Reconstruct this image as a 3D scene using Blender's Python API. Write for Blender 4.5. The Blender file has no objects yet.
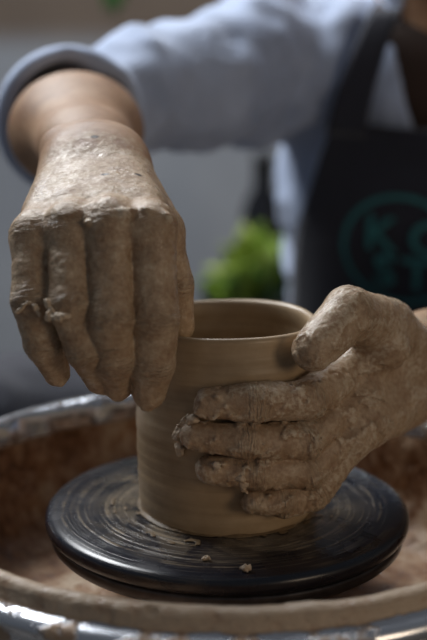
import bpy, bmesh, math, random
import numpy as np
from mathutils import Vector, Matrix
C = bpy.context.scene
COL = C.collection
rng = np.random.default_rng(7)

# ------------------------------------------------------------------ camera
PITCH = math.radians(13.7)
FOC = 1350.
CAM = np.array([-.0077, -.7224, .2834])
FW = np.array([0, math.cos(PITCH), -math.sin(PITCH)])
UP = np.array([0, math.sin(PITCH), math.cos(PITCH)])
def W(px, py, d):
    d = d+.2
    return CAM + d*FW + np.array([1., 0, 0])*(px-213.5)/FOC*d + UP*(320-py)/FOC*d
cd = bpy.data.cameras.new('camera'); cam = bpy.data.objects.new('camera', cd); COL.objects.link(cam)
cam.location = CAM; cam.rotation_euler = (math.pi/2-PITCH, 0, 0)
cd.sensor_fit = 'VERTICAL'; cd.sensor_height = 36; cd.lens = 36*FOC/640
cd.clip_start = .02
cd.dof.use_dof = True; cd.dof.focus_distance = .695; cd.dof.aperture_fstop = 4.5
C.camera = cam

# ------------------------------------------------------------------ noise
def vnoise(P, scale, seed=0):
    Q = P/scale + 1000.37 + seed*17.13
    I = np.floor(Q).astype(np.int64); F = Q-I; F = F*F*(3-2*F)
    def h(ix, iy, iz):
        n = (ix*73856093) ^ (iy*19349663) ^ (iz*83492791) ^ (seed*2654435761 % 2**31)
        n = (n ^ (n >> 13))*1274126177 & 0x7fffffff
        n = (n ^ (n >> 16))
        return (n & 0xffff)/65535.0*2-1
    x, y, z = I[:, 0], I[:, 1], I[:, 2]
    fx, fy, fz = F[:, 0], F[:, 1], F[:, 2]
    def lx(dy, dz):
        a = h(x, y+dy, z+dz); return a+(h(x+1, y+dy, z+dz)-a)*fx
    a = lx(0, 0); a = a+(lx(1, 0)-a)*fy
    b = lx(0, 1); b = b+(lx(1, 1)-b)*fy
    return a+(b-a)*fz

# ------------------------------------------------------------------ distance fields
def nrm(v): v = np.asarray(v, float); return v/np.linalg.norm(v)
def cone(P, a, b, ra, rb, n=None, f=1.0):
    """tapered rounded limb from a to b; flattened by f along n"""
    a = np.asarray(a, float); b = np.asarray(b, float)
    ba = b-a; pa = P-a; L2 = ba@ba + 1e-12
    h = np.clip(pa@ba/L2, 0, 1)
    q = pa-h[:, None]*ba
    if n is not None:
        c = q@n; q = q+np.outer(c*(f-1), n)
    r = ra+(rb-ra)*h
    return np.linalg.norm(q, axis=1)-r
def ell(P, c, r, R=None):
    q = P-np.asarray(c)
    if R is not None: q = q@R
    r = np.asarray(r, float)
    k0 = np.linalg.norm(q/r, axis=1); k1 = np.linalg.norm(q/(r*r), axis=1)+1e-9
    return k0*(k0-1)/k1
def smin(a, b, k):
    h = np.clip(.5+.5*(b-a)/k, 0, 1)
    return b+(a-b)*h-k*h*(1-h)
def smax(a, b, k): return -smin(-a, -b, k)

def polygonise(fn, lo, hi, vox, bs=10, slack=1.25):
    """surface nets over a sparse block grid"""
    lo = np.array(lo, float); hi = np.array(hi, float)
    nb = np.ceil((hi-lo)/vox/bs).astype(int)
    n = nb*bs+1
    V = np.full(tuple(n), 1.0, np.float32)
    bi = np.stack(np.meshgrid(*[np.arange(k) for k in nb], indexing='ij'), -1).reshape(-1, 3)
    cen = lo+(bi+.5)*bs*vox
    dc = np.concatenate([fn(c) for c in np.array_split(cen, max(1, len(cen)//200000))])
    rad = bs*vox*.87*slack + vox
    inside = dc < -rad
    for b in bi[inside]:
        V[b[0]*bs:(b[0]+1)*bs+1, b[1]*bs:(b[1]+1)*bs+1, b[2]*bs:(b[2]+1)*bs+1] = -1
    act = bi[np.abs(dc) <= rad]
    loc = np.stack(np.meshgrid(*[np.arange(bs+1)]*3, indexing='ij'), -1).reshape(-1, 3)
    for chunk in np.array_split(act, max(1, len(act)//120)):
        idx = (chunk[:, None, :]*bs+loc[None]).reshape(-1, 3)
        V[idx[:, 0], idx[:, 1], idx[:, 2]] = fn(lo+idx*vox)
    S = V < 0
    cnt = np.zeros(tuple(n-1), np.int8)
    cs = [(i, j, k) for i in (0, 1) for j in (0, 1) for k in (0, 1)]
    def sl(A, o): return A[o[0]:A.shape[0]-1+o[0], o[1]:A.shape[1]-1+o[1], o[2]:A.shape[2]-1+o[2]]
    for o in cs: cnt += sl(S, o)
    cells = np.argwhere((cnt > 0) & (cnt < 8))
    if len(cells) == 0: return np.zeros((0, 3)), np.zeros((0, 4), int)
    vid = np.full(tuple(n-1), -1, np.int32)
    vid[cells[:, 0], cells[:, 1], cells[:, 2]] = np.arange(len(cells))
    acc = np.zeros((len(cells), 3)); w = np.zeros(len(cells))
    for ax in range(3):
        for u in (0, 1):
            for v in (0, 1):
                o0 = [0, 0, 0]; o0[(ax+1) % 3] = u; o0[(ax+2) % 3] = v
                o1 = list(o0); o1[ax] = 1
                a = V[cells[:, 0]+o0[0], cells[:, 1]+o0[1], cells[:, 2]+o0[2]]
                b = V[cells[:, 0]+o1[0], cells[:, 1]+o1[1], cells[:, 2]+o1[2]]
                m = (a < 0) != (b < 0)
                t = np.where(m, a/(a-b+1e-20), 0)
                p = np.tile(np.array(o0, float), (len(cells), 1)); p[:, ax] = t
                acc[m] += p[m]; w[m] += 1
    verts = lo+(cells+acc/w[:, None])*vox
    faces = []
    for ax in range(3):
        a1, a2 = (ax+1) % 3, (ax+2) % 3
        A = S.take(np.arange(n[ax]-1), ax); B = S.take(np.arange(1, n[ax]), ax)
        e = np.argwhere(A != B)
        e = e[(e[:, a1] > 0) & (e[:, a2] > 0) & (e[:, a1] < n[a1]-1) & (e[:, a2] < n[a2]-1)]
        s = S[e[:, 0], e[:, 1], e[:, 2]]
        def g(d1, d2):
            q = e.copy(); q[:, a1] -= d1; q[:, a2] -= d2
            return vid[q[:, 0], q[:, 1], q[:, 2]]
        f = np.stack([g(1, 1), g(0, 1), g(0, 0), g(1, 0)], 1)
        f[~s] = f[~s][:, ::-1]
        faces.append(f[(f >= 0).all(1)])
    return verts, np.concatenate(faces)

def mesh_obj(name, verts, faces, mat, parent=None, attrs=None, smooth=True):
    me = bpy.data.meshes.new(name)
    faces = np.asarray(faces); 
    if faces.dtype == object or faces.ndim != 2:
        me.from_pydata([tuple(v) for v in verts], [], [tuple(int(i) for i in f) for f in faces])
    else:
        verts = np.asarray(verts, np.float32); m, k = faces.shape
        me.vertices.add(len(verts)); me.vertices.foreach_set('co', verts.ravel())
        me.loops.add(m*k); me.loops.foreach_set('vertex_index', faces.astype(np.int32).ravel())
        me.polygons.add(m); me.polygons.foreach_set('loop_start', np.arange(0, m*k, k, dtype=np.int32))
        me.update(calc_edges=True)
    if attrs:
        for k, v in attrs.items():
            a = me.attributes.new(k, 'FLOAT', 'POINT'); a.data.foreach_set('value', np.asarray(v, np.float32))
    if smooth: me.polygons.foreach_set('use_smooth', [True]*len(me.polygons))
    me.validate(); me.materials.append(mat)
    o = bpy.data.objects.new(name, me); COL.objects.link(o)
    if parent: 
        o.parent = parent; o.matrix_parent_inverse = parent.matrix_world.inverted() if False else Matrix.Translation(-Vector(parent.location))
    return o
def tag(o, label, cat, group=None, kind=None):
    o['label'] = label; o['category'] = cat
    if group: o['group'] = group
    if kind: o['kind'] = kind
    return o
def empty(name, loc=(0, 0, 0)):
    o = bpy.data.objects.new(name, None); COL.objects.link(o); o.location = loc; o.empty_display_size = .05
    return o
def lathe(profile, seg=160, fn=None, close=False):
    pr = np.array(profile, float); m = len(pr)
    th = np.linspace(0, 2*np.pi, seg, endpoint=False)
    R = pr[None, :, 0].repeat(seg, 0); Z = pr[None, :, 1].repeat(seg, 0); T = th[:, None].repeat(m, 1)
    P = np.stack([R*np.sin(T), -R*np.cos(T), Z], -1)
    if fn is not None: P = fn(P, R, T, Z)
    P = P.reshape(-1, 3)
    i, j = np.meshgrid(np.arange(seg), np.arange(m if close else m-1), indexing='ij')
    i2 = (i+1) % seg; j2 = (j+1) % m
    F = np.stack([i*m+j, i2*m+j, i2*m+j2, i*m+j2], -1).reshape(-1, 4)
    return P, F
def resample(pts, step):
    """Catmull-Rom through pts"""
    P = [np.array(p, float) for p in pts]; P = [2*P[0]-P[1]]+P+[2*P[-1]-P[-2]]; out = []
    for a, b, c, d in zip(P, P[1:], P[2:], P[3:]):
        n = max(1, int(np.linalg.norm(c-b)/step))
        for t in np.arange(n)/n:
            out.append(.5*(2*b+(c-a)*t+(2*a-5*b+4*c-d)*t*t+(-a+3*b-3*c+d)*t**3))
    out.append(P[-2]); return out
def boxes(name, items, mat, parent=None, bevel=.004):
    bm = bmesh.new()
    for (cx, cy, cz, sx, sy, sz) in items:
        r = bmesh.ops.create_cube(bm, size=1)
        bmesh.ops.scale(bm, vec=(sx, sy, sz), verts=r['verts']); bmesh.ops.translate(bm, vec=(cx, cy, cz), verts=r['verts'])
    if bevel: bmesh.ops.bevel(bm, geom=bm.edges[:], offset=bevel, segments=2, affect='EDGES')
    me = bpy.data.meshes.new(name); bm.to_mesh(me); bm.free(); me.materials.append(mat)
    o = bpy.data.objects.new(name, me); COL.objects.link(o)
    if parent: o.parent = parent; o.matrix_parent_inverse = Matrix.Translation(-Vector(parent.location))
    return o

# ------------------------------------------------------------------ materials
def s2l(c): return tuple((x/255/12.92 if x/255 <= .04045 else ((x/255+.055)/1.055)**2.4) for x in c)+(1,)
class M:
    def __init__(s, name):
        s.m = bpy.data.materials.new(name); s.m.use_nodes = True; s.t = s.m.node_tree; s.n = s.t.nodes
        s.b = s.n['Principled BSDF']
    def node(s, typ, **kw):
        n = s.n.new(typ)
        ins = kw.pop('ins', {})
        for k, v in kw.items(): setattr(n, k, v)
        for k, v in ins.items(): s.put(n.inputs[k], v)
        return n
    def put(s, sock, v):
        if isinstance(v, bpy.types.NodeSocket): s.t.links.new(v, sock)
        else: sock.default_value = v
    def coord(s): return s.node('ShaderNodeTexCoord').outputs['Object']
    def noise(s, vec, scale, detail=4, rough=.55, dist=0):
        return s.node('ShaderNodeTexNoise', ins={'Vector': vec, 'Scale': scale, 'Detail': detail, 'Roughness': rough, 'Distortion': dist}).outputs['Fac']
    def ramp(s, fac, stops):
        r = s.node('ShaderNodeValToRGB', ins={'Fac': fac}); e = r.color_ramp.elements
        while len(e) < len(stops): e.new(.5)
        for el, (p, c) in zip(e, stops): el.position = p; el.color = c if len(c) == 4 else tuple(c)+(1,)
        return r.outputs['Color']
    def math(s, op, a, b=0, c=0, clamp=False):
        n = s.node('ShaderNodeMath', operation=op, use_clamp=clamp); s.put(n.inputs[0], a); s.put(n.inputs[1], b)
        if op in ('MULTIPLY_ADD',): s.put(n.inputs[2], c)
        return n.outputs[0]
    def mix(s, f, a, b):
        n = s.node('ShaderNodeMix', data_type='RGBA'); s.put(n.inputs[0], f); s.put(n.inputs[6], a); s.put(n.inputs[7], b); return n.outputs[2]
    def mrange(s, v, a, b, c=0, d=1):
        return s.node('ShaderNodeMapRange', ins={0: v, 1: a, 2: b, 3: c, 4: d}).outputs[0]
    def bump(s, h, strength=.5, dist=.001, normal=None):
        n = s.node('ShaderNodeBump', ins={'Strength': strength, 'Distance': dist, 'Height': h})
        if normal: s.put(n.inputs['Normal'], normal)
        return n.outputs[0]
    def set(s, **kw):
        for k, v in kw.items(): s.put(s.b.inputs[k.replace('_', ' ')], v)
        return s.m
def simple(name, col, rough=.6, metal=0, nscale=60, namp=.25, bump=.2, bdist=.001):
    m = M(name); co = m.coord(); n = m.noise(co, nscale)
    c = s2l(col)
    dark = tuple(x*(1-namp) for x in c[:3])+(1,); light = tuple(min(1, x*(1+namp)) for x in c[:3])+(1,)
    return m.set(Base_Color=m.ramp(n, [(.3, dark), (.7, light)]), Roughness=rough, Metallic=metal, Normal=m.bump(n, bump, bdist))

def mat_skin():
    m = M('clay_coated_skin'); co = m.coord()
    att = m.node('ShaderNodeAttribute', attribute_name='clay').outputs['Fac']
    thick = m.node('ShaderNodeAttribute', attribute_name='thick').outputs['Fac']
    cr = m.node('ShaderNodeAttribute', attribute_name='crease').outputs['Fac']
    cs = m.node('ShaderNodeAttribute', attribute_name='along').outputs['Fac']
    spk = m.node('ShaderNodeAttribute', attribute_name='speck').outputs['Fac']
    n1 = m.noise(co, 90, 5, .6); n2 = m.noise(co, 420, 4, .65); n3 = m.noise(co, 1500, 3, .6)
    skin = m.ramp(m.noise(co, 55, 5, .6), [(.3, s2l((132, 98, 72))), (.55, s2l((156, 122, 94))), (.8, s2l((176, 146, 118)))])
    clay = m.ramp(m.math('ADD', m.math('MULTIPLY', n1, .55), m.math('MULTIPLY', n2, .45)),
                  [(.32, s2l((136, 108, 84))), (.46, s2l((160, 134, 108))), (.58, s2l((178, 155, 129))), (.72, s2l((206, 188, 164)))])
    slip = s2l((196, 180, 158))
    cover = m.mrange(m.math('ADD', att, m.math('MULTIPLY', m.math('SUBTRACT', n1, .5), 1.0)), .42, .62)
    c = m.mix(cover, skin, clay)
    c = m.mix(m.mrange(m.math('ADD', thick, m.math('MULTIPLY', m.math('SUBTRACT', n2, .5), 1.0)), .45, .7), c, slip)
    # scratched streaks of drying clay
    st = m.mrange(m.noise(co, 300, 6, .75, 1.5), .60, .66)
    c = m.mix(m.math('MULTIPLY', m.math('MULTIPLY', st, att), .55), c, s2l((200, 180, 155)))
    sv = m.node('ShaderNodeSeparateXYZ', ins={0: co})
    cv = m.node('ShaderNodeCombineXYZ', ins={0: m.math('MULTIPLY_ADD', cs, 620, m.math('MULTIPLY', m.noise(co, 160, 3), 3)), 1: m.math('MULTIPLY', sv.outputs[0], 60), 2: m.math('MULTIPLY', sv.outputs[2], 60)}).outputs[0]
    creasew = m.mrange(m.noise(cv, 1.0, 3, .6), .35, .65, -1, 1)
    ch = m.math('MULTIPLY', creasew, cr)
    c = m.mix(m.math('MULTIPLY', m.mrange(ch, .2, 1), .35), c, s2l((210, 190, 165)))
    c = m.mix(spk, c, s2l((38, 28, 24)))
    h1 = m.bump(m.math('ADD', m.math('MULTIPLY', n2, m.math('ADD', m.math('MULTIPLY', att, .8), .2)), m.math('MULTIPLY', n3, .2)), .7, .0009)
    h2 = m.bump(ch, .7, .0009, h1)
    wet = m.mrange(m.math('ADD', m.math('ADD', m.math('MULTIPLY', m.noise(co, 75, 3), .6), m.math('MULTIPLY', n2, .42)), m.math('MULTIPLY', thick, .10)), .45, .62, .56, .22)
    rough = m.mix(att, (.55, .55, .55, 1), wet)
    return m.set(Base_Color=c, Roughness=rough, Normal=h2, Specular_IOR_Level=.4, Subsurface_Weight=.04, Subsurface_Scale=.004)
def mat_pot():
    m = M('wet_throwing_clay'); co = m.coord()
    sep = m.node('ShaderNodeSeparateXYZ', ins={0: co})
    z = sep.outputs[2]
    ang = m.math('ARCTAN2', sep.outputs[1], sep.outputs[0])
    hz = m.node('ShaderNodeCombineXYZ', ins={0: m.math('MULTIPLY', ang, .5), 1: 0.0, 2: m.math('MULTIPLY', z, 220)}).outputs[0]
    rings = m.noise(hz, 1.0, 4, .6); n = m.noise(co, 60, 5); n2 = m.noise(co, 700, 3)
    c = m.ramp(m.math('ADD', m.math('MULTIPLY', n, .5), m.math('MULTIPLY', rings, .5)),
               [(.3, s2l((144, 121, 93))), (.5, s2l((166, 143, 113))), (.7, s2l((182, 160, 131)))])
    b = m.bump(rings, .28, .0008); b = m.bump(n2, .15, .0004, b)
    return m.set(Base_Color=c, Roughness=m.mrange(n, .3, .7, .5, .36), Normal=b)
def mat_bat():
    m = M('dark_wheel_bat_with_slip_rings'); co = m.coord()
    sep = m.node('ShaderNodeSeparateXYZ', ins={0: co}); x, y = sep.outputs[0], sep.outputs[1]
    r = m.math('SQRT', m.math('ADD', m.math('MULTIPLY', x, x), m.math('MULTIPLY', y, y)))
    a = m.math('ARCTAN2', y, x)
    wob = m.math('MULTIPLY', m.noise(co, 14, 2), .004)
    rr = m.math('ADD', r, wob)
    def rings(scale, astep, lo, hi, seed):
        v = m.node('ShaderNodeCombineXYZ', ins={0: m.math('MULTIPLY', rr, scale), 1: m.math('MULTIPLY', m.math('COSINE', a), astep), 2: m.math('MULTIPLY_ADD', m.math('SINE', a), astep, seed)}).outputs[0]
        return m.mrange(m.noise(v, 1, 3, .6), lo, hi)
    fine = rings(1000, .8, .57, .66, 3.1); mid = rings(330, 1.1, .55, .63, 9.2)
    blotch = m.mrange(m.noise(co, 40, 4, .6, .6), .40, .58)
    inner = m.mrange(r, .088, .052)
    cover = m.math('ADD', m.math('MULTIPLY', m.math('MULTIPLY', fine, .6), m.mrange(r, .104, .085, .2, 1)), m.math('MULTIPLY', m.math('MULTIPLY', mid, blotch), m.mrange(r, .102, .075, .15, .8)), clamp=True)
    cover = m.math('ADD', cover, m.math('MULTIPLY', m.math('MULTIPLY', inner, blotch), .55), clamp=True)
    c = m.mix(cover, s2l((20, 25, 37)), s2l((140, 126, 106)))
    return m.set(Base_Color=c, Roughness=m.mrange(m.noise(co, 30, 4), .3, .7, .2, .34), Normal=m.bump(cover, .35, .0006), Specular_IOR_Level=.6)
def mat_basin():
    m = M('splash_basin_with_slip'); co = m.coord()
    n = m.noise(co, 24, 6, .65, .5); n2 = m.noise(co, 110, 5, .65)
    c = m.ramp(m.math('ADD', m.math('MULTIPLY', n, .65), m.math('MULTIPLY', n2, .35)),
               [(.38, s2l((96, 64, 42))), (.46, s2l((142, 102, 72))), (.53, s2l((172, 138, 108))), (.62, s2l((200, 178, 152)))])
    pale = m.node('ShaderNodeAttribute', attribute_name='pale').outputs['Fac']
    c = m.mix(m.math('MULTIPLY', pale, m.mrange(n2, .3, .5, .45, 1)), c, s2l((176, 156, 134)))
    steel = m.node('ShaderNodeAttribute', attribute_name='steel').outputs['Fac']
    k = m.mrange(m.math('ADD', steel, m.math('MULTIPLY', m.math('SUBTRACT', m.noise(co, 38, 5, .65), .5), 1.3)), .45, .55)
    c = m.mix(k, c, s2l((214, 218, 226)))
    return m.set(Base_Color=c, Metallic=m.math('MULTIPLY', k, .9), Roughness=m.mix(k, m.mix(m.mrange(n2, .4, .6), (.3, .3, .3, 1), (.6, .6, .6, 1)), (.27, .27, .27, 1)),
                 Normal=m.bump(m.math('MULTIPLY', n2, m.math('SUBTRACT', 1.0, k)), .8, .003))
def mat_cloth(name, cols, weave=1800, rough=.85, bump=.25):
    m = M(name); co = m.coord(); n = m.noise(co, 18, 5, .6); n2 = m.noise(co, weave, 2)
    c = m.ramp(m.math('ADD', m.math('MULTIPLY', n, .7), m.math('MULTIPLY', n2, .3)), [(.35, s2l(cols[0])), (.65, s2l(cols[1]))])
    return m.set(Base_Color=c, Roughness=rough, Sheen_Weight=.2, Normal=m.bump(n2, bump, .0006))

SKIN = mat_skin(); POT = mat_pot(); BAT = mat_bat(); BASIN = mat_basin()
SHIRT = mat_cloth('light_blue_chambray', [(150, 166, 196), (182, 196, 222)])
APRON = mat_cloth('dark_navy_canvas', [(30, 32, 44), (42, 45, 58)])
TROUSER = mat_cloth('dark_trouser_cloth', [(24, 26, 38), (36, 38, 52)])
STEEL = simple('brushed_steel', (150, 152, 158), .32, .9, 90, .1)
HOUSING = simple('painted_housing', (90, 98, 110), .45, 0, 20, .1)
BLACK = simple('black_rubber', (24, 24, 26), .6)
CLAYM = simple('drying_clay', (188, 168, 144), .5, 0, 400, .25, .5, .0008)
HAIR = simple('dark_hair', (38, 28, 22), .5, 0, 300, .4, .6, .003)
TEAL = simple('teal_print', (52, 118, 122), .7, 0, 200, .15)
SHOE = simple('brown_shoe_leather', (70, 48, 34), .5)
WOOD = simple('stool_wood', (130, 92, 58), .5, 0, 30, .25)

# ------------------------------------------------------------------ clay vessel
PZ = .1086/.1127
def pot_r(z):
    z = np.asarray(z)/PZ
    zs = [-.01, 0, .006, .02, .05, .085, .10, .107, .1125, .2]; rs = [.0482, .0484, .0496, .0503, .0510, .0503, .0494, .0493, .0497, .0497]
    return np.interp(z, zs, rs)
prof = [(.0005, .004), (.030, .004), (.0445, .0055), (.0462, .012)]
for z in np.linspace(.02, .104, 36): prof.append((float(pot_r(z*PZ))-.0046+.00035*math.sin(z*520), z))
prof += [(.0447, .1085), (.0452, .1112), (.0466, .1124), (.0482, .1127), (.0495, .1118), (.0499, .1098)]
for z in np.linspace(.1075, .004, 46): prof.append((float(pot_r(z*PZ))+.00018*math.sin(z*900)+.00012*math.sin(z*377), z))
prof += [(.0490, .0018), (.0492, .0), (.0400, .0), (.0005, .0)]
prof = [(a, b*PZ) for a, b in prof]
def potfn(P, R, T, Z):
    w = np.clip(Z/.1125, 0, 1)**2
    s = 1+.006*np.sin(2*T+.6)*w+.002*np.sin(5*T)*w
    P[..., 0] *= s; P[..., 1] *= s; P[..., 2] += .0006*np.sin(T*3+1)*(Z > .09)
    return P
v, f = lathe(prof, 220, potfn)
pot = mesh_obj('clay_cylinder', v, f, POT)
tag(pot, 'tall olive-brown wet clay cylinder being thrown, standing on the dark wheel bat between the hands', 'clay pot')

# ------------------------------------------------------------------ bat, wheel
prof = [(.0005, -.0001), (.05, -.0001), (.09, -.0001), (.0985, -.0003), (.1012, -.0012), (.1026, -.003), (.1031, -.0055), (.1026, -.0082), (.1008, -.0098), (.097, -.0102), (.05, -.0102), (.0005, -.0102)]
v, f = lathe(prof, 200)
bat = mesh_obj('wheel_bat', v, f, BAT); tag(bat, 'round black bat streaked with rings of clay slip, under the clay cylinder', 'pottery bat')

wheel = empty('potters_wheel', (0, 0, -.55)); tag(wheel, "potter's wheel with a slip-splattered steel splash basin below the clay cylinder", "potter's wheel")
prof = [(.0005, -.0104), (.094, -.0104), (.0985, -.0108), (.1, -.0125), (.0998, -.0165), (.098, -.0185), (.092, -.019), (.03, -.019), (.018, -.024), (.018, -.0634), (.0005, -.0634)]
v, f = lathe(prof, 160); mesh_obj('wheel_head', v, f, simple('wheel_head_metal', (70, 68, 70), .35, .6, 120, .3), wheel)
prof = [(.0005, -.0545), (.10, -.0545), (.128, -.047), (.1385, -.03), (.1415, -.01), (.1425, .008), (.1430, .019), (.1440, .0245), (.1462, .0272), (.1492, .0278), (.1518, .0262), (.1530, .0235), (.1534, .0195),
        (.1548, .0178), (.1585, .0172), (.1610, .0150), (.1618, .0118), (.1608, .0085), (.1580, .0065), (.1552, .006), (.1545, -.01), (.152, -.035), (.142, -.052), (.12, -.0602), (.0005, -.0602)]
BS = 1.165; BZ = -.009
prof = [(a*BS, b+BZ) for a, b in prof]
pp = [np.array(p) for p in resample(prof, .004)]
def basinfn(P, R, T, Z):
    q = P.reshape(-1, 3)
    n = vnoise(q, .022, 1)*.5+vnoise(q, .010, 2)*.35+vnoise(q, .005, 3)*.2
    inner = ((R < .153*BS) & (Z > -.053+BZ)).reshape(-1) & (np.arange(R.size) % R.shape[1] < np.argmax(pp_arr[:, 0])+0)
    d = np.where(inner, np.maximum(n, -.15)*.008, n*.0007)
    rim = (Z > .0262+BZ).reshape(-1)
    d = np.where(rim, n*.0018, d)
    rad = np.stack([q[:, 0], q[:, 1], 0*q[:, 0]], 1); rad /= np.linalg.norm(rad, axis=1)[:, None]+1e-9
    q = q-rad*np.where(inner & ~rim, d, 0)[:, None]; q[:, 2] += np.where(rim | (Z.reshape(-1) < -.04+BZ) & inner, d, 0)
    return q.reshape(P.shape)
pp_arr = np.array(pp)
v, f = lathe(pp, 360, basinfn)
steel = []
R = np.hypot(v[:, 0], v[:, 1])
T = np.arctan2(v[:, 0], v[:, 1])   # 0 at far side
idx = np.arange(len(v)) % len(pp)
isout = idx > np.argmax(pp_arr[:, 1])+3
far = np.clip((np.cos(T+.25)-.2)/.3, 0, 1); rimz = np.clip((v[:, 2]-.013-BZ+.004*far)/.005, 0, 1)
steel = np.where(isout, .55, rimz*(.16+.72*far)+(1-rimz)*.10*far*(v[:, 2] > -.02+BZ))
pale = np.where(isout, .6, rimz)
mesh_obj('splash_basin', v, f, BASIN, wheel, {'steel': steel, 'pale': pale})
prof = [(.0005, -.0697), (.12, -.0697), (.148, -.073), (.154, -.085), (.154, -.17), (.15, -.18), (.0005, -.18)]
v, f = lathe(prof, 96); mesh_obj('housing', v, f, HOUSING, wheel)
for k in range(3):
    a = math.radians(90+120*k); x, y = .11*math.cos(a), .11*math.sin(a)
    v, f = lathe([(.0005, -.182), (.016, -.182), (.014, -.54), (.02, -.545), (.02, -.5495), (.0005, -.5495)], 24)
    mesh_obj('leg', v+np.array([x, y, 0]), f, STEEL, wheel)
v, f = lathe([(.0005, -.02), (.105, -.02)], 8)

# slip ridges thrown off at the foot of the pot
def slip_field(P):
    r = np.hypot(P[:, 0], P[:, 1]); a = np.arctan2(P[:, 0], -P[:, 1])
    n = .6*vnoise(np.stack([r*2.4, np.cos(a)*.016, np.sin(a)*.016], 1), .006, 5)+.6*vnoise(np.stack([r*1.2, np.cos(a)*.03, np.sin(a)*.03], 1), .010, 6)+.2*vnoise(P*np.array([1, 1, 0]), .004, 7)
    h = np.minimum(.0002+.0012*(n-.10), .00035)+.0003*vnoise(P*np.array([1, 1, 0]), .0035, 9)-.0015*np.clip((r-.066)/.012, 0, 1)
    foot = .0022*np.clip(1-(r-.0485)/.004, 0, 1)*(.6+.6*vnoise(P*np.array([1, 1, 0]), .009, 8))
    return np.maximum.reduce([P[:, 2]-np.maximum(h, foot), .047-r, r-.08, -P[:, 2]-.0002])
v, f = polygonise(slip_field, (-.082, -.082, -.002), (.082, .082, .008), .0008)
o = mesh_obj('clay_slip', v, f, simple('brown_slip', (118, 98, 72), .5, 0, 300, .35, .5, .0006))
tag(o, 'smeared brown clay slip on the black bat around the foot of the cylinder', 'clay slip', kind='stuff')
def crumb(name, c, r, seed, mat, label, sc=(1, 1, 1), low=None):
    c = np.array(c)
    def fn(P):
        d = ell(P, c, np.array(sc)*r)+vnoise(P, r*.6, seed)*r*.4+vnoise(P, r*.3, seed+1)*r*.15
        return d if low is None else np.maximum(d, low-P[:, 2])
    v, f = polygonise(fn, c-2.2*r*max(sc), c+2.2*r*max(sc), r*.14, 6, 1.6)
    o = mesh_obj(name, v, f, mat); tag(o, label, 'clay crumb', 'clay crumbs on the bat'); return o
p = W(246, 563, .478); p[2] = .0016
crumb('clay_crumb', p, .0022, 11, CLAYM, 'pale clay crumb lying near the front edge of the black bat', (1.3, 1, .9), low=0.0)
p = W(206, 548, .49); p[2] = .001
crumb('clay_crumb', p, .0016, 15, CLAYM, 'small clay crumb in the slip in front of the cylinder on the bat', (1.5, .8, .7), low=0.0)

# ------------------------------------------------------------------ hands
def pot_sd(P):
    r = np.hypot(P[:, 0], P[:, 1]); R = pot_r(P[:, 2])
    wall = np.maximum(r-R, (R-.0048)-r)
    return np.maximum(wall, P[:, 2]-.1127*PZ)
def cylp(thdeg, roff, py):
    """a point at angle thdeg round the vessel, roff off its wall, on the sight line height py"""
    z = .06
    for _ in range(4):
        t = math.radians(thdeg); rr = float(pot_r(z))+roff; Y = -rr*math.cos(t)-CAM[1]
        k = (320-py)/FOC; c_, s_ = math.cos(PITCH), math.sin(PITCH); z = CAM[2]+Y*(k*c_-s_)/(c_+k*s_)
    return np.array([rr*math.sin(t), -rr*math.cos(t), z])
def cyl(thdeg, roff, z):
    t = math.radians(thdeg); r = float(pot_r(z))+roff
    return np.array([r*math.sin(t), -r*math.cos(t), z])

class Hand:
    def __init__(s): s.fing = []; s.palm = []; s.web = []; s.lump = []; s.joints = []; s.nails = []; s.kp = .007; s.sc = 1.0
    def finger(s, J, R, dorsal, nail=True):
        R = tuple(x*s.sc for x in R)
        J = [np.array(j, float) for j in J]
        s.fing.append((J, R)); dorsal = nrm(dorsal)
        for i in (0, 1, 2):
            ax = nrm(J[i+1]-J[i-1]) if i > 0 else nrm(J[1]-J[0])
            s.joints.append((J[i], ax, R[i], dorsal, 0.0 if i == 0 else 1.0))
        if nail:
            ax = nrm(J[3]-J[2]); d = nrm(dorsal-ax*(dorsal@ax))
            s.nails.append((J[3]+ax*.0005+d*R[3]*.80, ax, d, R[3]))
    def field(s, P):
        d = None
        for J, R in s.fing:
            e = None
            for i in range(len(J)-1):
                c = cone(P, J[i], J[i+1], R[i], R[i+1])
                # slightly waisted between the joints
                mid = (J[i]+J[i+1])/2
                e = c if e is None else smin(e, c, .0025)
            d = e if d is None else smin(d, e, .0005)
        pm = None
        for (a, b, ra, rb, k, n, f) in s.palm:
            c = cone(P, a, b, ra, rb, n, f)
            pm = c if pm is None else smin(pm, c, k)
        d = smin(d, pm, s.kp)
        for (a, b, ra, rb, k) in s.web: d = smin(d, cone(P, a, b, ra, rb), k)
        for (c, r) in s.lump: d = smin(d, np.linalg.norm(P-c, axis=1)-r, .0025)
        for (c, ax, dn, r) in s.nails:
            q = P-c; side = np.cross(ax, dn)
            e = np.sqrt((q@ax/1.15)**2+(q@side/.85)**2+(q@dn/.28)**2)-r*.62
            d = smin(d, e*.35, .0008)
        return d

def mount(o, ax): pass
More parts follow.
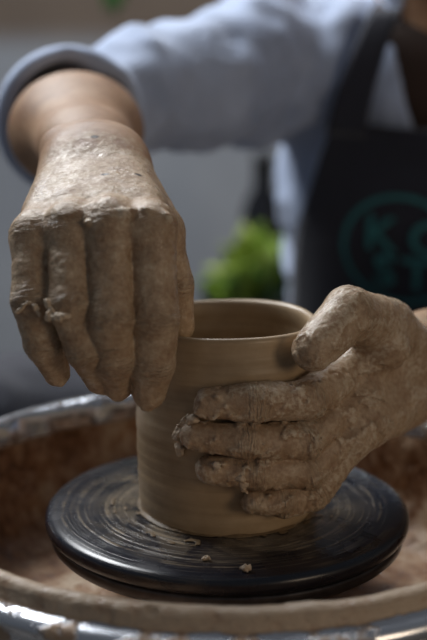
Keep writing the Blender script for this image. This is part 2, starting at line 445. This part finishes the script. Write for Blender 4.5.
# ---- person's right hand (left in the photo): fingers hang down outside the wall, thumb inside
A = Hand(); A.sc = 1.04
mc = [W(36, 236, .478), W(71, 228, .471), W(110, 224, .466), W(150, 228, .468)]   # pinky .. index knuckles
pip = [W(33, 300, .466), W(71, 306, .458), W(110, 318, .456), W(155, 320, .464)]
dip = [W(44, 343, .474), W(86, 348, .466), W(114, 358, .469), W(153, 364, .473)]
tip = [W(57, 373, .486), W(100, 379, .484), W(118, 384, .485), W(149, 392, .483)]
rad = [(.0112, .0104, .0094, .0066), (.0110, .0106, .0099, .0074), (.0112, .0106, .0102, .0078), (.0118, .0114, .0104, .0084)]
dorA = nrm(CAM-mc[2]+np.array([0, 0, .12]))
for J, R in zip(zip(mc, pip, dip, tip), rad): A.finger(J, R, dorA)
wr = W(95, 160, .550)
for i, m_ in enumerate(mc):
    side = (i-1.5)/1.5
    wc = wr+np.array([1, 0, 0])*side*.0120
    A.palm.append((wc, m_, .0140, .0105, .010, None, 1))
    A.palm.append((wc-dorA*.010, m_-dorA*.010+(wr-m_)*.18, .0145, .012, .010, None, 1))
for i in range(3):
    a = mc[i]*.60+pip[i]*.40-dorA*.006; b = mc[i+1]*.60+pip[i+1]*.40-dorA*.006
    a2 = mc[i]*.9+pip[i]*.10-dorA*.003; b2 = mc[i+1]*.9+pip[i+1]*.1-dorA*.003
    A.web.append((a2, b2, .0078, .0078, .006))
for i, (j, bx) in enumerate(zip(mc, [-.001, -.0005, .000, .000])): A.palm.append((j+dorA*bx, j+dorA*bx+(wr-j)*.05, .0106, .010, .006, None, 1))
# thumb: metacarpal from the wrist, MCP behind the index, tip inside the wall
t0 = W(114, 182, .545); t1 = W(158, 232, .512); t2 = W(174, 285, .516); t3 = np.array([-.0262, -.0190, .108])
t3 = W(178, 326, .524)
A.fing.append(([t0, t1, t2, t3], (.015, .0125, .0102, .0088)))
A.joints.append((t2, nrm(t3-t1), .0102, np.array([1., -.3, 0]), 1.0))
A.palm.append((t0, t1, .016, .0125, .012, None, 1)); A.palm.append(((t0+t1)/2, mc[3]-dorA*.014+(wr-mc[3])*.15, .012, .011, .010, None, 1))
for k in range(16):
    u = rng.random(2); b = mc[3] if k % 3 else mc[2]
    A.lump.append((b+dorA*(.0098+.0012*u[1])+np.array([1, 0, 0])*(rng.random()-.5)*.022+UP*(.001+.010*(rng.random()-.4)), .0008+.0012*rng.random()))
elA = W(69, 119, .80)
fore = [(wr, .0195), (wr*.72+elA*.28, .0255), (wr*.35+elA*.65, .0405), (elA, .037)]
shA = np.array([.042, .505, .222]); shB = np.array([.37, .505, .222])
fn_A = nrm(np.cross(np.cross(elA-wr, [0, 0, 1]), elA-wr))
def armA(P, clayed=True):
    d = A.field(P)
    for (a, ra), (b, rb) in zip(fore, fore[1:]):
        d = smin(d, cone(P, a, b, ra, rb, fn_A, 1.22 if ra < .03 else 1.1), .022)
    d = smin(d, np.linalg.norm(P-(wr+np.array([-.021, .012, .006])), axis=1)-.0095, .008)     # ulna bump
    d = smin(d, cone(P, elA, elA*.6+shA*.4, .036, .030), .01)
    return d
def layer(q):
    a = vnoise(q*np.array([.7, .7, 1.3]), .0095, 23)+.45*vnoise(q, .004, 24)+.2*vnoise(q, .0018, 25)
    t = np.clip((a-.05)/.12, 0, 1); return t*t*(3-2*t)
def dispA(P, d, handpt, rmax, coat=.00035):
    w = np.clip(1.25-np.linalg.norm(P-handpt, axis=1)/rmax, 0, 1)
    near = np.abs(d) < .004
    n = np.zeros(len(P))
    if near.any():
        q = P[near]
        n[near] = vnoise(q, .0065, 21)*.00035+vnoise(q, .0026, 22)*.00025+layer(q)*coat
    return d-n*w
def fA(P):
    d = armA(P); d = dispA(P, d, mc[1]*.5+pip[2]*.5, .10)
    return smax(d, -(pot_sd(P)-.0002), .0006)

# ---- person's left hand (right in the photo): fingers wrapped round the front, thumb on the rim side
B = Hand(); B.kp = .0045
mB = [W(352, 372, .545), W(360, 394, .541), W(360, 415, .537), W(352, 434, .532)]      # index .. pinky
pyB = [(404, 402, 399), (436, 441, 442), (469, 473, 471), (501, 501, 493)]
thB = [(-10, 14, 43), (-17, 9, 40), (-9, 14, 42), (14, 30, 50)]
radB = [(.0120, .0100, .0092, .0078), (.0116, .0096, .0090, .0078), (.0112, .0094, .0086, .0074), (.0104, .0086, .0078, .0064)]
for i in range(4):
    R = radB[i]; z = pyB[i]; th = thB[i]
    J = [mB[i], cylp(th[2], R[1]+.0012, z[2]), cylp(th[1], R[2]-.0002, z[1]), cylp(th[0], R[3]-.0006, z[0])]
    B.finger(J, R, J[2]*np.array([1, 1, 0]), nail=(i == 0))
wB = W(434, 362, .615)
dorB = nrm(np.cross(mB[3]-mB[0], wB-mB[1])); 
if dorB@(CAM-mB[1]) < 0: dorB = -dorB
axB = nrm(mB[3]-mB[0])
for i, m_ in enumerate(mB):
    wc = wB+axB*(i-1.5)/1.5*.013
    B.palm.append((wc, m_, .0165, .0118, .010, None, 1))
    B.palm.append((wc-dorB*.008, m_*.8+wB*.2-dorB*.012, .017, .012, .012, None, 1))
for i in range(3):
    a = mB[i]-dorB*.002; b = mB[i+1]-dorB*.002
    B.web.append((a, b, .0095, .0095, .006))
    a = mB[i]*.7+B.fing[i][0][1]*.3-dorB*.004; b = mB[i+1]*.7+B.fing[i+1][0][1]*.3-dorB*.004
    B.web.append((a, b, .0045, .0045, .003))
q0 = W(414, 355, .585); q1 = W(387, 326, .548); q2 = W(350, 313, .513); q3 = W(314, 349, .498)
B.fing.append(([q0, q1, q2, q3], (.0155, .0150, .0138, .0108)))
B.joints.append((q2, nrm(q3-q1), .0118, nrm(CAM-q2+np.array([0, 0, .4])), 1.0))
B.palm.append((wB, q0, .021, .017, .012, None, 1)); tc = nrm(CAM-mB[0])
B.palm.append((q0+tc*.007-UP*.002, mB[0]+UP*.002, .0145, .0125, .006, None, 1)); B.palm.append((q1+tc*.010-UP*.012, mB[0]+UP*.004, .012, .011, .006, None, 1))
B.palm.append((q0-dorB*.008, mB[1]-dorB*.016, .017, .013, .010, None, 1))
# clay ridge pushed up along the thumb, and lumps on finger edges
for k in range(9):
    t = rng.random(); c = q2*(1-t)+q3*t
    B.lump.append((c+nrm(CAM-c)*(.0095)+UP*(.0035*math.sin(k*2.1))+np.array([.006*(rng.random()-.5), 0, 0]), .0007+.0009*rng.random()))
for i in range(4):
    J, R = B.fing[i]
    for k in range(5):
        s_ = rng.integers(1, 3); t = rng.random(); c = J[s_]*(1-t)+J[s_+1]*t
        out = nrm(c*np.array([1, 1, 0]))
        B.lump.append((c+out*R[2]*.82*1+np.array([0, 0, 1])*R[2]*(.65 if rng.random() > .4 else -.6), .0006+.0009*rng.random()))
elB = W(610, 335, .82)
foreB = [(wB, .0265), (wB*.6+elB*.4, .035), (wB*.25+elB*.75, .043), (elB, .037)]
fn_B = nrm(np.cross(axB, elB-wB))
def armB(P):
    d = B.field(P)
    for (a, ra), (b, rb) in zip(foreB, foreB[1:]):
        d = smin(d, cone(P, a, b, ra, rb, fn_B, 1.18 if ra < .03 else 1.08), .014)
    d = smin(d, cone(P, elB, elB*.6+shB*.4, .036, .030), .01)
    return d
def fB(P):
    d = armB(P); d = dispA(P, d, B.fing[1][0][1], .11, .0012)
    return smax(d, -(pot_sd(P)-.0002), .0006)

def bounds(H, extra, pad):
    pts = [j for J, R in H.fing for j in J]+[a for (a, *_) in H.palm]+extra
    pts = np.array(pts); return pts.min(0)-pad, pts.max(0)+pad
VA = VB = .0009
lo, hi = bounds(A, [elA, elA*.7+shA*.3], .05)
vA, faA = polygonise(fA, lo, hi, VA)
lo, hi = bounds(B, [elB, elB*.7+shB*.3], .05)
vB, faB = polygonise(fB, lo, hi, .0010)

# ---- trunk, neck, head, legs (coarse field)
pel = np.array([.235, .66, -.14]); chest = np.array([.222, .565, .12]); nk = np.array([.215, .505, .262])
head = np.array([.175, .43, .41]); fdir = nrm(np.array([-.35, -.8, -.45])); 
hx = nrm(np.cross(fdir, [0, 0, 1])); hu = np.cross(hx, fdir); HR = np.stack([hx, -fdir, hu], 1)
kneeA = np.array([-.225, .335, -.080]); kneeB = np.array([.50, .25, -.07])
anA = np.array([-.22, .25, -.47]); anB = np.array([.47, .22, -.47])
tor_n = nrm(np.array([-.25, -1, -.15]))
def torso(P, off=0):
    n = tor_n
    d = cone(P, pel, pel*.5+chest*.5, .155+off, .140+off, n, 1.35)
    d = smin(d, cone(P, pel*.5+chest*.5, chest, .140+off, .155+off, n, 1.4), .05)
    d = smin(d, cone(P, chest, nk-np.array([0, -.01, .06]), .150+off, .08+off, n, 1.25), .05)
    d = smin(d, cone(P, shA, shB, .052+off, .052+off), .06)
    return d
def headf(P):
    h = head
    d = ell(P, h+hu*.02-fdir*-.0, (.074, .095, .098), HR)
    jaw = ell(P, h+fdir*.035-hu*.055, (.052, .058, .055), HR); d = smin(d, jaw, .035)
    d = smin(d, cone(P, h+fdir*.093-hu*.000, h+fdir*.112-hu*.034, .008, .013), .012)    # nose
    for s in (-1, 1):
        d = smin(d, ell(P, h+hx*s*.076-hu*.015-fdir*.0, (.008, .018, .030), HR), .006)  # ears
        e = h+fdir*.090+hx*s*.031+hu*.003
        d = smax(d, -(np.linalg.norm(P-e, axis=1)-.014), .012)                       # eye sockets
        d = smin(d, np.linalg.norm(P-(e-fdir*.008), axis=1)-.0125, .003)
        d = smin(d, cone(P, h+fdir*.094+hx*s*.015+hu*.022, h+fdir*.084+hx*s*.045+hu*.022, .006, .005), .01)
    d = smin(d, ell(P, h+fdir*.092-hu*.062, (.024, .010, .006), HR), .006)
    d = smin(d, ell(P, h+fdir*.088-hu*.074, (.020, .010, .006), HR), .006)
    return d
def coarse_body(P):
    d = torso(P)
    d = smin(d, cone(P, nk-np.array([0, -.02, .03]), head-hu*.05-fdir*.015, .062, .056), .03)
    d = smin(d, headf(P), .02)
    for sh, el in ((shA, elA), (shB, elB)):
        d = smin(d, cone(P, sh, el, .036, .032), .03)
    for hp, k, an in ((pel+[-.085, -.01, -.02], kneeA, anA), (pel+[.085, -.01, -.02], kneeB, anB)):
        d = smin(d, cone(P, hp, k, .085, .058), .04); d = smin(d, cone(P, k, an, .055, .036), .02)
        toe = an+np.array([0, -.15, -.045]); d = smin(d, cone(P, an+np.array([0, .02, -.03]), toe, .034, .028), .02)
    return d
vC, faC = polygonise(coarse_body, (-.32, .02, -.56), (.62, .86, .60), .006, 8)

def point_attrs(v, H, handc, reach, tk):
    d = np.linalg.norm(v-handc, axis=1)
    clay = np.clip((np.linalg.norm(v-handc, axis=1)-reach)/.055, 0, 1)
    cr = np.zeros(len(v)); al = np.zeros(len(v)); best = np.full(len(v), 9.)
    for (j, ax, r, dor, wt) in H.joints:
        q = v-j; s = q@ax; dist = np.linalg.norm(q, axis=1)
        w = np.exp(-(s/.0052)**2)*np.clip(2.2-dist/r, 0, 1)*np.clip(.3+(q@dor)/r, 0, 1)*(.35 if wt == 0 else 1)
        cr = np.maximum(cr, w); m = dist < best; al[m] = s[m]; best[m] = dist[m]
    th = np.zeros(len(v))
    for c, r in H.lump: th = np.maximum(th, np.clip(1.6-np.linalg.norm(v-c, axis=1)/(r*1.7), 0, 1))
    return clay, cr, al, np.clip(th*.5+layer(v)*clay*tk*1.3, 0, 1)
cA = point_attrs(vA, A, elA, np.linalg.norm(wr-elA)-.005, .22)
cB = point_attrs(vB, B, elB, np.linalg.norm(wB-elB)-.012, .40)
spk = np.zeros(len(vA))
for (px, py) in ((125, 184), (158, 211), (133, 212)):
    p0 = None
    dd = vA-CAM; dep = dd@FW; X = dd[:, 0]/dep*1000+213.5; Y = 320-(dd@UP)/dep*1000
    near = np.hypot(X-px, Y-py) < 6
    if near.any():
        i = np.where(near)[0][np.argmin(dep[near]+.002*np.hypot(X-px, Y-py)[near])]
        p0 = vA[i]; spk = np.maximum(spk, np.clip(2.2-np.linalg.norm((vA-p0)*np.array([.7, 1, 1.2]), axis=1)/.0009, 0, 1))
z = np.zeros(len(vC))
person = empty('person', (.215, .63, -.55))
tag(person, 'person in light blue rolled-sleeve shirt and dark apron shaping clay with both slip-covered hands', 'person')
allv = np.concatenate([vA, vB, vC]); off1 = len(vA); off2 = off1+len(vB)
allf = np.concatenate([faA, faB+off1, faC+off2])
mesh_obj('body', allv, allf, SKIN, person, {
    'clay': np.concatenate([cA[0], cB[0], z]), 'crease': np.concatenate([cA[1], cB[1], z]),
    'along': np.concatenate([cA[2], cB[2], z]), 'thick': np.concatenate([cA[3], cB[3], z]),
    'speck': np.concatenate([spk, np.zeros(len(vB)), z])})

# ---- shirt
cuffA = elA+nrm(wr-elA)*.030; cuffB = elB+nrm(wB-elB)*.035
def folds(P, amp=.008):
    n = np.sin((P@nrm([1, .3, -.5]))*70+4*vnoise(P, .09, 31))*.5+vnoise(P, .05, 32)*.8+vnoise(P, .020, 33)*.45
    return n*amp
def ringd(P, c, ax, R, r, wob=.0, seed=0):
    q = P-c; h = q@ax; rr = np.linalg.norm(q-np.outer(h, ax), axis=1)
    return np.sqrt((rr-R)**2+(h*.62)**2)-r
vneck = [nk+np.array([-.0, -.07, -.02]), nk+np.array([-.01, -.14, -.11])]
def shirt_outer(P):
    d = torso(P, .010)
    for sh, el, cu in ((shA, elA, cuffA), (shB, elB, cuffB)):
        d = smin(d, cone(P, sh, sh*.5+el*.5, .057, .050), .04)
        d = smin(d, cone(P, sh*.5+el*.5, el, .050, .0455), .02)
        d = smin(d, cone(P, el, cu, .0455, .050), .01)
    return d-folds(P)
def shirt(P):
    o = shirt_outer(P)
    d = np.maximum(o, -(o+.0065))
    for cu, el, w_ in ((cuffA, elA, wr), (cuffB, elB, wB)):
        ax = nrm(w_-el); h = (P-cu)@ax
        near = np.linalg.norm(P-cu, axis=1) < .13
        d = np.where(near, np.maximum(d, h), d)
        d = smin(d, ringd(P, cu-ax*.008, ax, .0490, .0055), .003)
        d = smin(d, ringd(P, cu-ax*.018, ax, .0495, .0050), .002)
    # neck opening, a narrow V
    up = nrm(nk-chest)
    t = np.clip((P-(nk-up*.13))@up/.13, 0, 1.6)
    lat = np.abs((P-nk)@hxx)
    op = np.maximum(lat-(.004+.046*t), -(P-nk)@tor_n-.03)
    op = np.maximum(op, -((P-(nk-up*.13))@up))
    d = smax(d, -op, .004)
    d = np.maximum(d, -(np.linalg.norm((P-(nk+up*.03)), axis=1)-.068))
    d = np.maximum(d, pel[2]-.03-P[:, 2])
    return d
hxx = nrm(np.cross(tor_n, nrm(nk-chest)))
vS, fS = polygonise(shirt, (-.20, .14, -.20), (.52, .84, .36), .0032, 8, 1.5)
mesh_obj('shirt', vS, fS, SHIRT, person)
# collar flaps
def march(o, d, field, tmax=.5):
    """first hit of rays o along unit d on the zero set of field"""
    o = o.copy(); t = np.zeros(len(o))
    for _ in range(60):
        s = field(o+t[:, None]*d); t += np.clip(s, -.02, .05)*.8
    return t
upv = nrm(nk-chest)
def drape(uv, lift):
    """map sheet coordinates (u sideways, v along the trunk, metres) onto the shirt front"""
    o = chest+uv[:, :1]*hxx*sgn+uv[:, 1:]*upv+tor_n*.30
    t = march(o, -tor_n, lambda P: torso(P, .010)-.006)
    return o-tor_n*(np.clip(t, 0, .33)-lift)[:, None]
sgn = 1 if hxx[0] > 0 else -1
def sheet(name, rows, lift, thick, mat, parent, nu=40):
    """rows: list of (v, u0, u1)"""
    rr = [np.array(r) for r in resample(rows, .008)]
    uv = np.array([[r[1]+(r[2]-r[1])*k/(nu-1), r[0]] for r in rr for k in range(nu)])
    P = drape(uv, lift)+tor_n*(vnoise(np.c_[uv, uv[:, 0]], .06, 41)*.003)[:, None]
    m = len(rr); i, j = np.meshgrid(np.arange(m-1), np.arange(nu-1), indexing='ij')
    F = np.stack([i*nu+j, i*nu+j+1, (i+1)*nu+j+1, (i+1)*nu+j], -1).reshape(-1, 4)
    o = mesh_obj(name, P, F, mat, parent)
    s = o.modifiers.new('s', 'SOLIDIFY'); s.thickness = thick; s.offset = 1 if sgn < 0 else -1
    s.offset = 0
    return o
apron = sheet('apron', [(-.26, -.145, .16), (-.15, -.145, .16), (-.06, -.135, .155), (-.01, -.122, .14), (.04, -.108, .12), (.072, -.098, .11)], .010, .003, APRON, person)
sheet('strap', [(.06, -.104, -.070), (.10, -.095, -.064), (.14, -.083, -.056), (.17, -.073, -.048)], .0105, .003, APRON, apron, 6)
sheet('strap', [(.06, .080, .112), (.10, .078, .106), (.14, .070, .096), (.17, .06, .086)], .0105, .003, APRON, apron, 6)
# printed emblem: ring and letters
def emb_place(xy, scale, c0, lift):
    uv = np.array([[c0[0]+x*scale, c0[1]+y*scale] for x, y in xy]); return drape(uv, lift)
LC = (-.032, -.043)
ring = []; RF = []
N = 96
for k in range(N):
    a = 2*math.pi*k/N
    for r in (.0495, .0545): ring.append((r*math.cos(a), r*math.sin(a)))
for k in range(N): RF.append((2*k, 2*k+1, (2*k+3) % (2*N), (2*k+2) % (2*N)))
lo_ = mesh_obj('emblem_ring', emb_place(ring, 1, LC, .0145), np.array(RF), TEAL, apron)
def letter(ch, x, y, size):
    cu = bpy.data.curves.new('letter', 'FONT'); cu.body = ch; cu.size = size; cu.resolution_u = 4; cu.offset = .0008
    t = bpy.data.objects.new('letter', cu); COL.objects.link(t)
    bpy.context.view_layer.update()
    me = bpy.data.meshes.new_from_object(t.evaluated_get(bpy.context.evaluated_depsgraph_get()))
    bpy.data.objects.remove(t)
    bm = bmesh.new(); bm.from_mesh(me); bmesh.ops.triangulate(bm, faces=bm.faces[:])
    bmesh.ops.subdivide_edges(bm, edges=[e for e in bm.edges if e.calc_length() > .006], cuts=3, use_grid_fill=True)
    bm.to_mesh(me); bm.free()
    co = np.array([(v_.co.x, v_.co.y) for v_ in me.vertices])
    P = emb_place(co, 1, (LC[0]+x, LC[1]+y), .0145)
    for v_, p_ in zip(me.vertices, P): v_.co = p_
    me.materials.append(TEAL)
    o = bpy.data.objects.new('emblem_letter', me); COL.objects.link(o); o.parent = apron
    o.matrix_parent_inverse = Matrix()
for ch, x, y in (('K', -.034, .000), ('C', .006, .000), ('S', -.024, -.036), ('T', .002, -.036)): letter(ch, x, y, .046)

# collar
def collar(P):
    d = None
    for s in (-1, 1):
        n0 = nk+hxx*sgn*s*.062+tor_n*.030+upv*.028; n1 = nk+hxx*sgn*s*.066+tor_n*.085-upv*.045; n2 = nk+hxx*sgn*s*.055-tor_n*.06+upv*.045
        c = smin(cone(P, n0, n1, .022, .012, nrm(hxx*sgn*s+tor_n*.8+upv*.3), 3.5), cone(P, n0, n2, .021, .018, nrm(hxx*s*sgn), 3.2), .01)
        d = c if d is None else np.minimum(d, c)
    n2 = nk-tor_n*.07+upv*.045
    d = smin(d, cone(P, n2-hxx*.05, n2+hxx*.05, .018, .018, tor_n, 3.2), .01)
    return d-vnoise(P, .03, 5)*.002
vK, fK = polygonise(collar, nk-.16, nk+.16, .003, 8, 1.6)
mesh_obj('collar', vK, fK, SHIRT, bpy.data.objects['shirt'])
def chest_shade_layer(P):  # layer added over throat and chest, its dark brown stands for the head's shade
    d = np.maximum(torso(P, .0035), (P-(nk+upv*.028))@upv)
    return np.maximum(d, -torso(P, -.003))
v, f = polygonise(lambda P: np.maximum(chest_shade_layer(P), np.linalg.norm(P-nk, axis=1)-.16), nk-.17, nk+.17, .0032, 8, 1.6)
mesh_obj('chest_shade_layer', v, f, mat_cloth('chest_shade_brown', [(44, 30, 24), (56, 38, 30)]), person)
# trousers, shoes, hair
def trousers(P):
    d = cone(P, pel+[-.06, 0, -.0], pel+[.06, 0, .0], .125, .125)
    d = smin(d, torso(P, .006), .02); d = np.maximum(d, P[:, 2]-(-.10))
    for hp, k, an in ((pel+[-.085, -.01, -.02], kneeA, anA), (pel+[.085, -.01, -.02], kneeB, anB)):
        d = smin(d, cone(P, hp, k, .098, .070), .04); d = smin(d, cone(P, k, an, .068, .055), .02)
    return d-vnoise(P, .05, 51)*.006-vnoise(P, .02, 52)*.002
v, f = polygonise(trousers, (-.34, .12, -.55), (.62, .84, .0), .006, 8, 1.5)
mesh_obj('trousers', v, f, TROUSER, person)
for an in (anA, anB):
    def shoe(P):
        d = cone(P, an+np.array([0, .03, -.028]), an+np.array([0, -.15, -.036]), .044, .038)
        d = smin(d, cone(P, an, an+np.array([0, .01, .02]), .045, .045), .03)
        return np.maximum(d, -.549-P[:, 2])
    v, f = polygonise(shoe, an-[.07, .22, .09], an+[.07, .1, .08], .005, 6, 1.5); mesh_obj('shoe', v, f, SHOE, person)
def hair(P):
    d = ell(P, head+hu*.028-fdir*.010, (.083, .102, .102), HR)
    cut = (P-(head+fdir*.055+hu*.045))@nrm(fdir-hu*.7)
    return np.maximum(smax(d, cut, .01), ((head-hu*.05)-P)@hu)-vnoise(P, .012, 61)*.003
v, f = polygonise(hair, head-.17, head+.17, .005, 6, 1.5); mesh_obj('hair', v, f, HAIR, person)

# ragged clay flakes caught on the fingers
def flake(name, pts, r, seed, label, flat=None):
    lo = np.min(pts, 0)-r*4; hi = np.max(pts, 0)+r*4
    def fn(P):
        d = None
        for a, b in zip(pts, pts[1:]):
            c = cone(P, a, b, r, r*.8); d = c if d is None else smin(d, c, r*.8)
        return d+vnoise(P, r*1.3, seed)*r*.75+vnoise(P, r*.5, seed+1)*r*.25
    v, f = polygonise(fn, lo, hi, .0004, 8, 1.8)
    o = mesh_obj(name, v, f, CLAYM); tag(o, label, 'clay flake', 'ragged clay flakes on the fingers'); return o
flake('clay_flake', [W(47, 301, .4515), W(53, 312, .449), W(50, 318, .447), W(60, 318, .445), W(69, 317, .4455)], .0017, 71, 'curled ragged clay flake stuck between ring finger and little finger of the hanging hand')
flake('clay_flake', [W(18, 312, .4565), W(27, 303, .4545), W(36, 307, .453), W(40, 314, .4535)], .0011, 75, 'thin clay flake on the little finger of the hanging hand')
onpot = lambda th, py, off: cylp(th, off, py)

flake('clay_flake', [onpot(-17, 418, .010), onpot(-22, 420, .006), onpot(-26, 426, .004), onpot(-29, 434, .003), onpot(-29.5, 444, .0025), onpot(-28, 453, .002)], .0021, 81, 'ragged fringe of clay pushed up at the tip of the middle finger on the cylinder')
flake('clay_flake', [onpot(5, 477, .015), onpot(8, 484, .012), onpot(9, 490, .006)], .0022, 85, 'hanging lump of clay below the ring finger wrapped round the cylinder')

# ------------------------------------------------------------------ stool
st = empty('stool', (.22, .66, -.55)); tag(st, 'round wooden stool under the seated person', 'stool')
v, f = lathe([(.0005, 0), (.15, 0), (.158, -.006), (.158, -.024), (.15, -.03), (.0005, -.03)], 64)
mesh_obj('seat', v+np.array([.22, .66, -.272]), f, WOOD, st)
for k in range(4):
    a = math.radians(45+90*k); x, y = .22+.10*math.cos(a), .66+.10*math.sin(a)
    v, f = lathe([(.0005, -.302), (.015, -.302), (.013, -.549), (.0005, -.549)], 16); mesh_obj('leg', v+np.array([x, y, 0]), f, WOOD, st)

# ------------------------------------------------------------------ room
mw = M('plaster_wall'); co = mw.coord()
zc = mw.node('ShaderNodeSeparateXYZ', ins={0: co}).outputs[2]
n = mw.noise(co, 4, 5)
c = mw.mix(mw.mrange(zc, .17, .22), mw.ramp(n, [(.3, s2l((150, 154, 162))), (.7, s2l((168, 172, 178)))]), mw.ramp(n, [(.3, s2l((112, 98, 86))), (.7, s2l((128, 113, 100)))]))
WALL = mw.set(Base_Color=c, Roughness=.8, Normal=mw.bump(mw.noise(co, 120), .2, .002))
WALL2 = simple('side_wall_plaster', (150, 148, 144), .85, 0, 5, .08)
FLOOR = simple('concrete_floor', (96, 92, 88), .7, 0, 8, .2)
def slab(name, c, s, mat):
    o = boxes(name, [(*c, *s)], mat, None, 0); o['kind'] = 'structure'; return o
slab('wall_back', (.3, 1.85, .65), (4.2, .1, 2.4), WALL)
slab('wall_right', (2.35, .3, .65), (.1, 3.0, 2.4), WALL2)
slab('floor', (.3, .2, -.6), (4.2, 3.4, .1), FLOOR)
slab('baseboard_back', (.3, 1.79, -.5), (4.2, .02, .1), simple('baseboard_paint', (120, 116, 112), .5))

# plant on a small table behind
tb = empty('side_table', (.06, 1.35, -.55)); tag(tb, 'small dark side table behind the potter carrying the leafy plant', 'table')
boxes('table_top', [(.06, 1.35, -.315, .36, .30, .03)], BLACK, tb)
for sx in (-1, 1):
    for sy in (-1, 1): boxes('leg', [(.06+sx*.15, 1.35+sy*.12, -.441, .03, .03, .218)], BLACK, tb)
pl = empty('potted_plant', (.05, 1.33, -.2995)); tag(pl, 'leafy green plant in a dark pot behind the clay cylinder, out of focus', 'plant')
v, f = lathe([(.0005, 0), (.055, 0), (.062, .02), (.075, .12), (.078, .125), (.070, .125), (.066, .11), (.0005, .108)], 48)
mesh_obj('pot', v+np.array([.05, 1.33, -.2995]), f, simple('dark_plant_pot', (30, 34, 34), .5), pl)
LEAFS = [simple('bright_leaf', (140, 172, 62), .45, 0, 60, .3), simple('yellow_leaf', (186, 205, 104), .45, 0, 60, .3), simple('deep_leaf', (52, 96, 40), .5, 0, 60, .3)]
def leaf(base, tipp, w, bend, mat, parent, name='leaf'):
    base = np.array(base); tipp = np.array(tipp); ax = tipp-base; L = np.linalg.norm(ax); ax = ax/L
    side = nrm(np.cross(ax, [0.1, -.9, .35])); nn = np.cross(side, ax); V = []; F = []
    nu, nv = 12, 7
    for i in range(nu):
        t = i/(nu-1); ww = w*math.sin(math.pi*min(1, t*.93+.05))**.8*(1-.25*t)
        for j in range(nv):
            s = (j/(nv-1)*2-1); V.append(base+ax*L*t+side*ww*s+nn*(bend*math.sin(math.pi*t)+.25*ww*abs(s)+.004*math.sin(9*t+2*s)))
    for i in range(nu-1):
        for j in range(nv-1): F.append((i*nv+j, i*nv+j+1, (i+1)*nv+j+1, (i+1)*nv+j))
    o = mesh_obj(name, V, np.array(F), mat, parent); m_ = o.modifiers.new('s', 'SOLIDIFY'); m_.thickness = .0012
    return o
pb = W(255, 310, 1.84)
random.seed(5)
cen = np.array([.05, 1.33, -.16])
targets = [(207, 268, 1.75, 1), (222, 245, 1.76, 1), (240, 233, 1.8, 1), (262, 222, 1.85, 0), (282, 236, 1.9, 0), (285, 262, 1.85, 2), (212, 288, 1.78, 0), (235, 262, 1.72, 0), (270, 250, 1.75, 1), (244, 222, 1.88, 1), (200, 282, 1.75, 0), (225, 280, 1.70, 2), (265, 275, 1.72, 2), (250, 250, 1.9, 0)]
for (px, py, d_, k_) in targets:
    t_ = W(px, py, d_); leaf(cen+np.array([random.uniform(-.02, .02), random.uniform(-.02, .02), -.03]), t_, random.uniform(.022, .032), random.uniform(-.03, .03), LEAFS[k_], pl)
# tall dark upright behind the plant
bo = empty('bottle', W(263, 250, 2.0)*np.array([1, 1, 0])+np.array([0, 0, -.2995]))
tag(bo, 'tall dark bottle standing behind the leafy plant, out of focus', 'bottle')
vv = [(a, b*.74) for a, b in [(.0005, 0), (.034, 0), (.036, .01), (.036, .30), (.030, .34), (.017, .37), (.016, .43), (.018, .432), (.018, .445), (.0005, .445)]]
v, f = lathe(vv, 40)
bl = np.array(bo.location); mesh_obj('bottle_body', v+bl, f, simple('dark_glass', (26, 28, 34), .25), bo)
# sprig hanging at the top of the frame
hp_ = empty('hanging_plant', W(112, -60, 1.7)); tag(hp_, 'dark green trailing sprig hanging at the top edge above the rolled sleeve', 'plant')
base = W(112, -60, 1.7)
v, f = lathe([(.0005, 0), (.05, .0), (.07, .08), (.073, .085), (.06, .08), (.0005, .07)], 40)
mesh_obj('pot', v+base, f, simple('hanging_pot', (90, 70, 58), .6), hp_)
for (px, py) in ((116, 16), (107, 13), (123, 6), (98, -6)): leaf(base+np.array([0, -.04, .07]), W(px, py, 1.62), .018, .01, LEAFS[2], hp_)
v, f = lathe([(.0005, .07), (.0012, .07), (.0012, .80), (.0005, .80)], 8); mesh_obj('cord', v+base, f, BLACK, hp_)

# ------------------------------------------------------------------ light
def area(name, loc, target, size, sizey, power, col):
    l = bpy.data.lights.new(name, 'AREA'); l.shape = 'RECTANGLE'; l.size = size; l.size_y = sizey; l.energy = power; l.color = col
    o = bpy.data.objects.new(name, l); COL.objects.link(o); o.location = loc
    o.rotation_euler = (Vector(target)-Vector(loc)).to_track_quat('-Z', 'Y').to_euler(); return o
area('window_light', (-.65, .85, 1.2), (.02, .05, .08), .8, .6, 27, (.96, .98, 1.0))
area('wall_fill', (.0, 1.25, 1.75), (.05, 1.0, 0), 1.2, .5, 16, (.95, .97, 1.0))  # added overhead fill that brightens the back wall and shoulders, no actual fixture
area('room_light', (1.0, -1.0, .35), (.05, 0, .05), .4, .4, 3, (1.0, .78, .55))
w = bpy.data.worlds.new('world'); C.world = w; w.use_nodes = True
w.node_tree.nodes['Background'].inputs[0].default_value = (.80, .88, 1, 1); w.node_tree.nodes['Background'].inputs[1].default_value = .10
C.view_settings.view_transform = 'Standard'; C.view_settings.look = 'None'; C.view_settings.gamma = 1; C.view_settings.exposure = 0
C.view_settings.use_curve_mapping = False
